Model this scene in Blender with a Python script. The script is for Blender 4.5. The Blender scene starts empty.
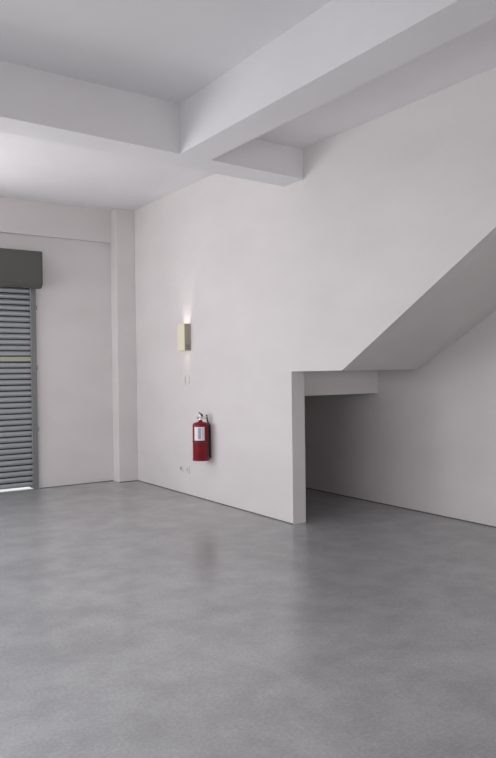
import bpy, bmesh, math
from mathutils import Vector, Matrix

S = bpy.context.scene
C = S.collection

# ---------------------------------------------------------------- camera
W, D, X2 = 4.1646, 8.969, 5.592          # right wall, back wall, recess wall
H = 3.7375                               # main ceiling
cam_d = bpy.data.cameras.new('camera')
cam = bpy.data.objects.new('camera', cam_d)
C.objects.link(cam)
R = Vector((0.82330495, -0.56747255, -0.01199417))
U = Vector((0.01625278, 0.00244672, 0.99986492))
F = Vector((0.56736655, 0.82338868, -0.0112374))
cam.matrix_world = Matrix(((R.x, U.x, -F.x, 0), (R.y, U.y, -F.y, 0), (R.z, U.z, -F.z, 1.5), (0, 0, 0, 1)))
cam_d.sensor_fit = 'VERTICAL'
cam_d.sensor_height = 24.0
cam_d.lens = 24.0 * 691.19 / 758
cam_d.clip_start = 0.02
S.camera = cam

# ---------------------------------------------------------------- light
S.view_settings.view_transform = 'Standard'
S.view_settings.look = 'None'
S.view_settings.gamma = 1
S.view_settings.use_curve_mapping = False
S.view_settings.exposure = 0.0

world = bpy.data.worlds.new('sky')
S.world = world
world.use_nodes = True
bg = world.node_tree.nodes['Background']
bg.inputs[0].default_value = (0.80, 0.90, 1.0, 1)
bg.inputs[1].default_value = 0.15


def area(name, loc, rot, sx, sy, power, col):
    l = bpy.data.lights.new(name, 'AREA')
    l.shape = 'RECTANGLE'
    l.size, l.size_y, l.energy, l.color = sx, sy, power, col
    o = bpy.data.objects.new(name, l)
    o.location = loc
    o.rotation_euler = rot
    C.objects.link(o)
    return o


PI = math.pi
# daylight through open doorways, left and back; lamps behind the camera are added fill
area('daylight_left_near', (-1.42, 2.4, 1.8), (0, -PI / 2 + 1.05, 0), 1.6, 2.6, 78, (.955, .96, 1.0))
area('daylight_left_middle', (-1.42, 5.2, 1.8), (0, -PI / 2 + 1.05, 0), 1.6, 2.6, 66, (.955, .96, 1.0))
area('daylight_left_far', (-1.4, 7.75, 1.45), (0, -PI / 2, 0), 2.7, 1.6, 64, (1.0, .975, .96))
area('daylight_back', (.3, D - .02, 1.6), (-PI / 2 - .5, 0, 0), 1.6, 2.2, 84, (.98, .965, .985))
area('fill_front', (0, -4.1, 1.5), (PI / 2 - .55, 0, 0), 2.4, 2.2, 42, (1.0, .955, .94))
area('fill_front_right', (3.3, -4.1, 1.5), (PI / 2 - .55, 0, 0), 2.5, 2.2, 72, (1.0, .955, .94))

# sunlight on the paving outside the back wall (it comes over the roof and enters no opening)
sun_d = bpy.data.lights.new('sun', 'SUN')
sun_d.energy, sun_d.angle = 4.5, math.radians(1)
sun = bpy.data.objects.new('sun', sun_d)
sun.rotation_euler = Vector((-.6, .02, -.8)).to_track_quat('-Z', 'Y').to_euler()
C.objects.link(sun)


# ---------------------------------------------------------------- materials
def mat(name, col, rough=0.6, metal=0.0, spec=0.5, build=None):
    m = bpy.data.materials.new(name)
    m.use_nodes = True
    nt = m.node_tree
    b = nt.nodes['Principled BSDF']
    b.inputs['Base Color'].default_value = (*col, 1)
    b.inputs['Roughness'].default_value = rough
    b.inputs['Metallic'].default_value = metal
    b.inputs['Specular IOR Level'].default_value = spec
    if build:
        build(nt, b)
    return m


def noise(nt, scale, detail=4, stretch=(1, 1, 1), rough=0.55):
    tc = nt.nodes.new('ShaderNodeTexCoord')
    mp = nt.nodes.new('ShaderNodeMapping')
    mp.inputs['Scale'].default_value = stretch
    nt.links.new(tc.outputs['Object'], mp.inputs[0])
    n = nt.nodes.new('ShaderNodeTexNoise')
    n.inputs['Scale'].default_value = scale
    n.inputs['Detail'].default_value = detail
    n.inputs['Roughness'].default_value = rough
    nt.links.new(mp.outputs[0], n.inputs['Vector'])
    return n


def ramp(nt, src, a, b, p0=0.18, p1=0.82):
    r = nt.nodes.new('ShaderNodeValToRGB')
    r.color_ramp.interpolation = 'EASE'
    r.color_ramp.elements[0].position = p0
    r.color_ramp.elements[1].position = p1
    r.color_ramp.elements[0].color = (*a, 1)
    r.color_ramp.elements[1].color = (*b, 1)
    nt.links.new(src, r.inputs[0])
    return r


def mix(nt, a, b, fac, mode='MULTIPLY'):
    x = nt.nodes.new('ShaderNodeMix')
    x.data_type = 'RGBA'
    x.blend_type = mode
    x.inputs[0].default_value = fac
    nt.links.new(a, x.inputs[6])
    nt.links.new(b, x.inputs[7])
    return x.outputs[2]


def paint(lo, hi):
    def f(nt, b):
        n = noise(nt, 1.1, 5, (1, 1, 2.2))
        r = ramp(nt, n.outputs[0], lo, hi)
        nt.links.new(r.outputs[0], b.inputs['Base Color'])
        n2 = noise(nt, 6, 3, (1, 1, 4))
        bp = nt.nodes.new('ShaderNodeBump')
        bp.inputs['Strength'].default_value = 0.12
        bp.inputs['Distance'].default_value = 0.01
        nt.links.new(n2.outputs[0], bp.inputs['Height'])
        nt.links.new(bp.outputs[0], b.inputs['Normal'])
    return f


def concrete(nt, b):
    n1 = noise(nt, 0.7, 6, (1, 1.0, 1))
    r1 = ramp(nt, n1.outputs[0], (0.285, 0.287, 0.291), (0.388, 0.391, 0.396))
    n2 = noise(nt, 3.2, 8, (1, 1, 1), 0.65)
    r2 = ramp(nt, n2.outputs[0], (0.84, 0.84, 0.84), (1.14, 1.14, 1.14), 0.25, 0.75)
    c = mix(nt, r1.outputs[0], r2.outputs[0], 1.0)
    n3 = noise(nt, 60, 3)
    r3 = ramp(nt, n3.outputs[0], (0.86, 0.86, 0.86), (1.12, 1.12, 1.12))
    c = mix(nt, c, r3.outputs[0], 1.0)
    nt.links.new(c, b.inputs['Base Color'])
    rr = ramp(nt, n1.outputs[0], (0.42, 0.42, 0.42), (0.52, 0.52, 0.52), .2, .8)
    b.inputs['Coat Weight'].default_value = 0.6
    b.inputs['Coat Roughness'].default_value = 0.17
    nt.links.new(rr.outputs[0], b.inputs['Roughness'])
    bp = nt.nodes.new('ShaderNodeBump')
    bp.inputs['Strength'].default_value = 0.05
    bp.inputs['Distance'].default_value = 0.003
    nt.links.new(n3.outputs[0], bp.inputs['Height'])
    nt.links.new(bp.outputs[0], b.inputs['Normal'])


M = {
    'wall': mat('white_wall_paint', (.75, .73, .73), .7, spec=.25, build=paint((.648, .618, .620), (.706, .675, .677))),
    'ceil': mat('white_ceiling_paint', (.72, .71, .73), .75, spec=.2, build=paint((.725, .715, .735), (.77, .76, .78))),
    'floor': mat('polished_concrete', (.2, .2, .2), .3, spec=.5, build=concrete),
    'joint': mat('dark_mortar', (.13, .12, .105), .8),
    'slat': mat('galvanised_slats', (.38, .40, .425), .45, .5),
    'gap_shade': mat('painted_gap_shade', (.05, .05, .055), .7, .2),  # near-black colour stands in for shade in the slat gaps
    'cream_slat': mat('yellowed_slat', (.40, .39, .31), .6),
    'guide': mat('grey_guide_steel', (.20, .205, .215), .5, .3),
    'box': mat('dark_grey_housing', (.085, .085, .078), .6),
    'ground': mat('pale_paving', (.7, .7, .68), .9),
    'red': mat('red_enamel', (.19, .005, .012), .3, spec=.3),
    'dark_red': mat('dark_red_band', (.06, .006, .01), .4),
    'label': mat('white_label', (.78, .74, .78), .5),
    'print': mat('grey_print', (.38, .38, .46), .6),
    'black': mat('black_plastic', (.02, .02, .022), .4),
    'chrome': mat('bright_metal', (.75, .75, .74), .25, .9),
    'rubber': mat('black_rubber', (.03, .03, .03), .6),
    'lamp_face': mat('cream_lamp_front', (.76, .71, .55), .5),
    'lamp_side': mat('taupe_lamp_body', (.37, .345, .28), .5),
    'plate': mat('white_plastic', (.68, .665, .66), .45),
    'grey': mat('grey_plastic', (.46, .455, .45), .5),
    'steel': mat('steel_bolt', (.30, .30, .31), .4, .6),
}
bulb = bpy.data.materials.new('warm_bulb')
bulb.use_nodes = True
_b = bulb.node_tree.nodes['Principled BSDF']
_b.inputs['Base Color'].default_value = (1, .9, .75, 1)
_b.inputs['Emission Color'].default_value = (1, .88, .7, 1)
_b.inputs['Emission Strength'].default_value = 3
M['bulb'] = bulb


# ---------------------------------------------------------------- helpers
def obj(name, bm, m, parent=None, smooth=False, bevel=0.0, loc=None):
    me = bpy.data.meshes.new(name)
    bmesh.ops.recalc_face_normals(bm, faces=bm.faces)
    bm.to_mesh(me)
    bm.free()
    me.materials.append(m)
    o = bpy.data.objects.new(name, me)
    C.objects.link(o)
    if loc:
        o.location = loc
    if parent:
        o.parent = parent
    if smooth:
        for p in me.polygons:
            p.use_smooth = True
        e = o.modifiers.new('split', 'EDGE_SPLIT')
        e.split_angle = math.radians(38)
    if bevel:
        b = o.modifiers.new('bevel', 'BEVEL')
        b.width = bevel
        b.segments = 2
        b.limit_method = 'ANGLE'
    return o


def thing(name, label, cat, loc=(0, 0, 0), rz=0, group=None):
    o = bpy.data.objects.new(name, None)
    C.objects.link(o)
    o.empty_display_size = .1
    o.location = loc
    o.rotation_euler = (0, 0, rz)
    o['label'] = label
    o['category'] = cat
    if group:
        o['group'] = group
    return o


def struct(o, label=None, cat=None):
    o['kind'] = 'structure'
    if label:
        o['label'] = label
    if cat:
        o['category'] = cat
    return o


def box(bm, x0, x1, y0, y1, z0, z1):
    v = [bm.verts.new((x, y, z)) for x in (x0, x1) for y in (y0, y1) for z in (z0, z1)]
    for f in ((0, 1, 3, 2), (4, 6, 7, 5), (0, 4, 5, 1), (2, 3, 7, 6), (0, 2, 6, 4), (1, 5, 7, 3)):
        bm.faces.new([v[i] for i in f])
    return v


def hexa(bm, bottom, top):
    a = [bm.verts.new(p) for p in bottom]
    b = [bm.verts.new(p) for p in top]
    n = len(a)
    bm.faces.new(a[::-1])
    bm.faces.new(b)
    for i in range(n):
        bm.faces.new((a[i], a[(i + 1) % n], b[(i + 1) % n], b[i]))


def loft(bm, A, B):
    """closed solid between two outlines with the same number of points"""
    hexa(bm, A, B)


def lathe(bm, prof, n=32, axis='Z', at=(0, 0, 0)):
    rings = []
    for r, z in prof:
        ring = []
        for i in range(n):
            a = 2 * PI * i / n
            p = (r * math.cos(a), r * math.sin(a), z)
            if axis == 'X':
                p = (p[2], p[0], p[1])
            if axis == 'Y':
                p = (p[0], p[2], p[1])
            ring.append(bm.verts.new((p[0] + at[0], p[1] + at[1], p[2] + at[2])))
        rings.append(ring)
    for a, b in zip(rings, rings[1:]):
        for i in range(n):
            bm.faces.new((a[i], a[(i + 1) % n], b[(i + 1) % n], b[i]))
    bm.faces.new(rings[0][::-1])
    bm.faces.new(rings[-1])


def tube(bm, pts, r, n=12):
    pts = [Vector(p) for p in pts]
    rings = []
    for i, p in enumerate(pts):
        t = (pts[min(i + 1, len(pts) - 1)] - pts[max(i - 1, 0)]).normalized()
        s = t.cross(Vector((1, 0, 0)))
        if s.length < .1:
            s = t.cross(Vector((0, 1, 0)))
        s.normalize()
        q = t.cross(s)
        rings.append([bm.verts.new(p + s * (r * math.cos(2 * PI * k / n)) + q * (r * math.sin(2 * PI * k / n))) for k in range(n)])
    for a, b in zip(rings, rings[1:]):
        for i in range(n):
            bm.faces.new((a[i], a[(i + 1) % n], b[(i + 1) % n], b[i]))
    bm.faces.new(rings[0][::-1])
    bm.faces.new(rings[-1])


# ---------------------------------------------------------------- the room
XL, YF = -1.35, -4.0                       # left wall, front wall behind the camera
bm = bmesh.new(); box(bm, XL, X2, YF, D, -.15, 0)
struct(obj('floor', bm, M['floor']))

bm = bmesh.new(); box(bm, XL - .2, X2 + .2, YF - .2, D + .2, H, H + .2)
struct(obj('ceiling', bm, M['ceil']))


def wall_x(name, y0, y1, holes, ybase, th, m):
    """wall lying along Y at x, with holes (a, b, z0, z1)"""
    bm = bmesh.new()
    xs = ybase
    cur = y0
    for a, b, z0, z1 in holes:
        box(bm, xs[0], xs[1], cur, a, 0, H)
        if z0 > 0:
            box(bm, xs[0], xs[1], a, b, 0, z0)
        box(bm, xs[0], xs[1], a, b, z1, H)
        cur = b
    box(bm, xs[0], xs[1], cur, y1, 0, H)
    return struct(obj(name, bm, m))


wall_x('wall_left', YF, D, [(1.0, 3.75, 0, 2.95), (3.85, 6.6, 0, 2.95), (6.85, 8.65, 0, 2.95)], (XL - .2, XL), 0, M['wall'])

# back wall: open bay at the left and the bay closed by the roller shutter
SH0, SH1 = 1.42, 2.79
bm = bmesh.new()
for a, b, z0, z1 in ((XL - .2, -.6, 0, H), (-.6, 1.15, 2.85, H), (1.15, SH0, 0, H), (SH0, SH1, 2.85, H), (SH1, X2, 0, H)):
    box(bm, a, b, D, D + .2, z0, z1)
struct(obj('wall_back', bm, M['wall']))

bm = bmesh.new()
for a, b, z0, z1 in ((XL - .2, -1.25, 0, H), (-1.25, 1.25, 2.9, H), (1.25, 2.0, 0, H), (2.0, 4.6, 2.9, H), (4.6, X2 + .2, 0, H)):
    box(bm, a, b, YF - .2, YF, z0, z1)
struct(obj('wall_front', bm, M['wall']))

# right wall: full height, cut open under the climbing stair, end face at YW
YW, TW, HL = 5.297, 0.16, 1.492
SK = 0.379 / (X2 - W)                     # skew of the stair soffit between the two walls
def ydiag(x, z):
    slope = .621 + (.579 - .621) * (x - W) / (X2 - W)
    return 4.573 + SK * (x - W) - (z - 1.497) / slope
def wall_outline(x):
    return [(x, D, 0), (x, D, H), (x, ydiag(x, H), H), (x, ydiag(x, 1.497), 1.497), (x, YW, HL), (x, YW, 0)]
bm = bmesh.new(); loft(bm, wall_outline(W), wall_outline(W + TW))
struct(obj('wall_right', bm, M['wall']))

bm = bmesh.new(); box(bm, X2, X2 + .2, YF, D, 0, H)
struct(obj('wall_recess', bm, M['wall']))

# underside of the stair between the right wall and the recess wall
def soffit_outline(x):
    return [(x, ydiag(x, H), H), (x, ydiag(x, 1.497), 1.497), (x, 5.551, 1.492), (x, 5.551, 1.238), (x, 5.80, 1.238),
            (x, 5.80, 1.40), (x, D, 1.40), (x, D, 1.60), (x, 5.0, 1.72), (x, ydiag(x, H) + .35, H)]
bm = bmesh.new(); loft(bm, soffit_outline(W + TW), soffit_outline(X2))
struct(obj('stair_soffit', bm, M['wall']), 'sloping white underside of the stair with a low downstand at its foot', 'stairs')

# beams
YC1, YC2, HB = 5.075, 5.385, 3.322
XB1, XB2 = 2.838, 3.137
bm = bmesh.new()
box(bm, XL, W, YC1, YC2, HB, H)
cross = obj('cross_beam', bm, M['ceil'])
# the beam sinks a little towards the right wall
for v in cross.data.vertices:
    if v.co.z < HB + .01:
        v.co.z = 3.319 - .012 * (v.co.x - 3)
    v.co.y += .004 * (v.co.x - 3)
struct(cross, 'white ceiling beam running from side to side', 'beam')
bm = bmesh.new(); box(bm, XB1, XB2, YF, YC1, HB, H)
mainb = obj('main_beam', bm, M['ceil'])
for v in mainb.data.vertices:
    v.co.x += .005 * (v.co.y - 5)
    if v.co.z < HB + .01:
        v.co.z = 3.319 - .012 * (v.co.x - 3)
struct(mainb, 'white ceiling beam running along the room beside the right wall', 'beam')
bm = bmesh.new(); box(bm, XB2 - .02, W, YF, YC1 + .01, 3.586, H)
struct(obj('ceiling_lower', bm, M['ceil']))
bm = bmesh.new(); box(bm, XL, 3.89, D - .035, D, 3.292, H)
struct(obj('header_beam', bm, M['wall']), 'shallow white header beam across the top of the back wall', 'beam')
bm = bmesh.new(); box(bm, 3.89, W, D - .2044, D, 0, H)
struct(obj('corner_column', bm, M['wall'], bevel=.004), 'white square column in the far corner', 'column')

# thin dark mortar joint at the foot of the walls
def trim(n, x0, x1, y0, y1):
    bm = bmesh.new(); box(bm, x0, x1, y0, y1, 0, .009)
    struct(obj('trim_%d' % n, bm, M['joint']))
trim(1, W - .006, W, YW, D - .2044)
trim(2, X2 - .006, X2, YF, D)
trim(3, 2.86, 3.884, D - .006, D)
trim(4, 3.884, W, D - .2104, D - .2044)

# ground outside the openings
bm = bmesh.new(); box(bm, XL - 14, X2 + 6, D + .2, D + 16, -.12, -.04)
box(bm, XL - 16, XL - .2, YF - 6, D + .2, -.12, -.04)
box(bm, XL - .2, X2 + 6, YF - 12, YF - .2, -.12, -.04)
struct(obj('ground_outside', bm, M['ground']))

# ---------------------------------------------------------------- roller shutter
sh = thing('roller_shutter', 'grey metal roller shutter closed under its dark box, at the left edge', 'shutter', (2.02, D, 0))
ox, oy = 2.02, D
P0, PITCH = .040, .0735
bm = bmesh.new()
zs = P0
prof = []
n = 0
while zs < 2.66:
    if not (1.645 < zs + PITCH / 2 < 1.715):
        a = [(-.0, zs), (-.014, zs + .001), (-.026, zs + .016), (-.028, zs + .040), (-.018, zs + .057), (-.0, zs + .059)]
        A = [(SH0 + .01 - ox, y + .01, z) for y, z in a] + [(SH0 + .01 - ox, .014, zs + .059), (SH0 + .01 - ox, .014, zs)]
        B = [(SH1 - .022 - ox, p[1], p[2]) for p in A]
        loft(bm, A, B)
    else:
        zv = zs
    zs += PITCH
obj('shutter_curtain', bm, M['slat'], sh)
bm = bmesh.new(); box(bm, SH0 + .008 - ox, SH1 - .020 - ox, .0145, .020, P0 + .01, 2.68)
obj('slat_gap_shade', bm, M['gap_shade'], sh)  # dark sheet behind the slats paints the shadow lines between them
bm = bmesh.new(); box(bm, SH0 + .01 - ox, SH1 - .022 - ox, -.012, .012, zv + .004, zv + PITCH - .010)
o = obj('vision_slat', bm, M['cream_slat'], sh, bevel=.003)
o['label'] = 'yellowish slat in the middle of the grey shutter'
for s, x0, x1 in ((1, SH1 - .022, SH1 + .042), (-1, SH0 - .042, SH0 + .022)):
    bm = bmesh.new()
    xi0, xi1 = x0 - ox, x1 - ox
    box(bm, xi0, xi1, -.042, -.036, 0, 2.66)
    box(bm, (xi1 - .006) if s > 0 else xi0, xi1 if s > 0 else xi0 + .006, -.037, 0, 0, 2.66)
    xm = xi0 + .024 if s > 0 else xi1 - .030
    box(bm, xm, xm + .006, -.037, 0, 0, 2.66)
    g = obj('guide_rail', bm, M['guide'], sh)
    for z in (.78, 1.58, 2.36):
        bm = bmesh.new()
        xx = xi1 if s > 0 else xi0 - .022
        box(bm, xx - .002, xx + .024, -.010, 0, z - .03, z + .03)
        lathe(bm, [(.009, -.02), (.009, -.009)], 6, 'Y', (xx + .011, 0, z))
        obj('rail_bolt', bm, M['steel'], sh)
bm = bmesh.new()
bx0, bx1 = SH0 - .05 - ox, SH1 + .045 - ox
pr = [(0, 2.605), (-.235, 2.585), (-.30, 2.635), (-.30, 3.02), (-.285, 3.045), (0, 3.045)]
loft(bm, [(bx0, y, z) for y, z in pr], [(bx1, y, z) for y, z in pr])
o = obj('shutter_box', bm, M['box'], sh, bevel=.004)
o['label'] = 'dark grey housing box above the shutter'
bm = bmesh.new()
loft(bm, [(bx1, y * 1.01, z + (0 if z > 2.7 else -.004)) for y, z in pr], [(bx1 + .006, y * 1.01, z + (0 if z > 2.7 else -.004)) for y, z in pr])
obj('box_end_plate', bm, M['box'], sh)

# ---------------------------------------------------------------- wall lamp (open box lighting up and down the wall)
LX, LY0, LY1, LZ0, LZ1 = .085, -.085, .085, -.16, .16
lp = thing('wall_lamp', 'small cream box wall lamp glowing high on the white right wall', 'lamp', (W, 7.335, 1.918))
bm = bmesh.new()
box(bm, -LX + .004, 0, LY0, LY0 + .006, LZ0, LZ1)
box(bm, -LX + .004, 0, LY1 - .006, LY1, LZ0, LZ1)
box(bm, -.004, 0, LY0 + .006, LY1 - .006, LZ0, LZ1)
obj('lamp_body', bm, M['lamp_side'], lp)
bm = bmesh.new(); box(bm, -LX - .004, -LX + .004, LY0 - .001, LY1 + .001, LZ0, LZ1)
o = obj('lamp_front', bm, M['lamp_face'], lp, bevel=.0015)
o['label'] = 'cream front panel of the lamp'
bm = bmesh.new()
for k in range(3):
    box(bm, -LX + .012, -.012, LY0 - .002, LY0, LZ0 + .02 + .02 * k, LZ0 + .028 + .02 * k)
obj('vent_slot', bm, M['joint'], lp)
bm = bmesh.new(); lathe(bm, [(.010, -.045), (.022, -.03), (.022, .03), (.010, .045)], 20)
b_ = obj('bulb', bm, M['bulb'], lp, smooth=True, loc=(-LX / 2, 0, -.09))
for sgn, pw, lz in ((1, 18, -.05), (-1, .7, -.140)):
    l = bpy.data.lights.new('lamp_light', 'SPOT')
    l.energy = pw
    l.color = (1, .93, .86) if sgn > 0 else (1, .9, .72)
    l.spot_size = math.radians(58) if sgn > 0 else math.radians(95)
    l.spot_blend = 1.0
    l.shadow_soft_size = .02
    o = bpy.data.objects.new('lamp_light', l)
    o.location = (-LX * .62, 0, lz)
    o.rotation_euler = (PI if sgn > 0 else 0, 0, 0)
    o.parent = lp
    C.objects.link(o)

# ---------------------------------------------------------------- switches and sockets (two plates side by side each)
def plate(name, label, cat, y, z, kind, group):
    t = thing(name, label, cat, (W, y, z), 0, group)
    h = .041
    bm = bmesh.new(); box(bm, -.008, 0, -h, h, -.043, .043)
    obj('cover_plate', bm, M['plate'], t, bevel=.003)
    if kind == 'switch':
        bm = bmesh.new()
        box(bm, -.0105, -.007, -.022, .022, -.030, .030)
        obj('rocker', bm, M['plate'], t, bevel=.002)
    elif kind == 'socket':
        bm = bmesh.new()
        lathe(bm, [(.028, -.010), (.028, -.007)], 24, 'X')
        f = obj('socket_face', bm, M['grey'], t)
        for dy, dz in ((-.012, 0), (.012, 0)):
            bm = bmesh.new(); lathe(bm, [(.005, -.0115), (.005, -.0095)], 12, 'X', (0, dy, dz))
            obj('pin_hole', bm, M['black'], f)
    else:
        bm = bmesh.new()
        box(bm, -.010, -.007, -.017, .017, -.017, .017)
        obj('data_jack', bm, M['grey'], t, bevel=.001)
    return t
plate('light_switch', 'white switch plate below the wall lamp, left of its pair', 'switch', 7.425, 1.402, 'switch', 'switch plates')
plate('light_switch', 'white switch plate below the wall lamp, right of its pair', 'switch', 7.325, 1.402, 'switch', 'switch plates')
plate('wall_socket', 'white socket plate with a dark centre low on wall, left of its pair', 'socket', 7.515, .307, 'socket', 'low socket plates')
plate('wall_socket', 'plain pale socket plate low on wall, nearer the fire extinguisher', 'socket', 7.36, .307, 'data', 'low socket plates')

# ---------------------------------------------------------------- fire extinguisher
EX, EY, EZ = W - .118, 6.845, .487
fe = thing('fire_extinguisher', 'red fire extinguisher with a white label hung on the white wall', 'fire extinguisher', (EX, EY, EZ), PI)
# local +X points into the room's far side of the wall after the half turn: +X = towards the camera side (-X of the room)
r = .092
bm = bmesh.new()
lathe(bm, [(r - .012, 0), (r - .004, .002), (r - .003, .012), (r, .018), (r, .30), (r, .405), (r - .004, .416), (r - .014, .426),
           (r - .034, .434), (.030, .440), (.022, .448), (.022, .462)], 40)
body = obj('cylinder', bm, M['red'], fe, smooth=True)
bm = bmesh.new(); lathe(bm, [(r - .001, -.004), (r + .003, -.002), (r + .003, .020), (r - .002, .022)], 40)
obj('base_ring', bm, M['red'], fe, smooth=True)
bm = bmesh.new(); lathe(bm, [(r, .205), (r + .004, .207), (r + .004, .219), (r, .221)], 40)
o = obj('strap', bm, M['dark_red'], fe, smooth=True)
bm = bmesh.new()
box(bm, -(.118 - .001), -.088, -.03, .03, .02, .40)
obj('wall_bracket_shade', bm, M['black'], fe)  # bracket, black and long to double as the shade beside the cylinder
# the label wraps the side that faces the camera (azimuth measured in local space)
def wrap(bm, a0, a1, z0, z1, rr, n=14):
    v = []
    for i in range(n + 1):
        a = math.radians(a0 + (a1 - a0) * i / n)
        v.append([bm.verts.new((q * math.cos(a), q * math.sin(a), z)) for q in (rr, rr + .0012) for z in (z0, z1)])
    for a, b in zip(v, v[1:]):
        bm.faces.new((a[2], b[2], b[3], a[3]))
        bm.faces.new((a[0], a[1], b[1], b[0]))
        bm.faces.new((a[0], b[0], b[2], a[2]))
        bm.faces.new((a[1], a[3], b[3], b[1]))
    for q in (v[0], v[-1]):
        bm.faces.new((q[0], q[2], q[3], q[1]))
az = math.degrees(math.atan2(6.84, 4.05))       # direction from the cylinder to the camera, in the turned frame
bm = bmesh.new(); wrap(bm, az - 48, az + 28, .232, .385, r + .0004)
lb = obj('label_sticker', bm, M['label'], fe, smooth=True)
lb['label'] = 'white label on the extinguisher'
bm = bmesh.new()
wrap(bm, az - 18, az + 2, .25, .372, r + .0018, 8)
obj('printed_panel', bm, M['print'], lb)
bm = bmesh.new(); wrap(bm, az + 14, az + 18, .24, .378, r + .0018, 3)
obj('printed_panel', bm, M['print'], lb)
# valve, levers, gauge, hose.  vv = unit vector to the right as the camera sees it
ang = math.radians(az + 90)
vx, vy = math.cos(ang), math.sin(ang)
def P(s, z, d=0):                                # s metres to the right, d metres towards the camera
    return (vx * s + math.cos(math.radians(az)) * d, vy * s + math.sin(math.radians(az)) * d, z)
bm = bmesh.new()
lathe(bm, [(.019, .460), (.019, .478), (.014, .482), (.014, .510), (.010, .514)], 20)
tube(bm, [P(-.040, .490), P(.072, .490)], .014)
obj('valve', bm, M['chrome'], fe, smooth=True)
def lever(z0, z1, s0, s1, m, nm):
    bm = bmesh.new()
    A = [P(s0, z0, -.012), P(s0, z0, .012), P(s0, z0 + .022, .012), P(s0, z0 + .022, -.012)]
    B = [P(s1, z1, -.010), P(s1, z1, .010), P(s1, z1 + .014, .010), P(s1, z1 + .014, -.010)]
    loft(bm, A, B)
    return obj(nm, bm, m, fe, bevel=.002)
lever(.500, .540, .030, -.020, M['black'], 'lever')
lever(.498, .478, .008, .030, M['black'], 'carry_handle')
bm = bmesh.new()
a = math.radians(az)
tube(bm, [P(.044, .492, .008), P(.044, .492, .028)], .016, 20)
o = obj('gauge', bm, M['chrome'], fe, smooth=True)
bm = bmesh.new()
tube(bm, [P(.070, .520), P(.074, .492), P(.078, .462), P(.088, .42, -.03), P(.096, .36, -.045), P(.096, .20, -.06), P(.090, .09, -.06)], .0085)
o = obj('hose', bm, M['rubber'], fe, smooth=True)
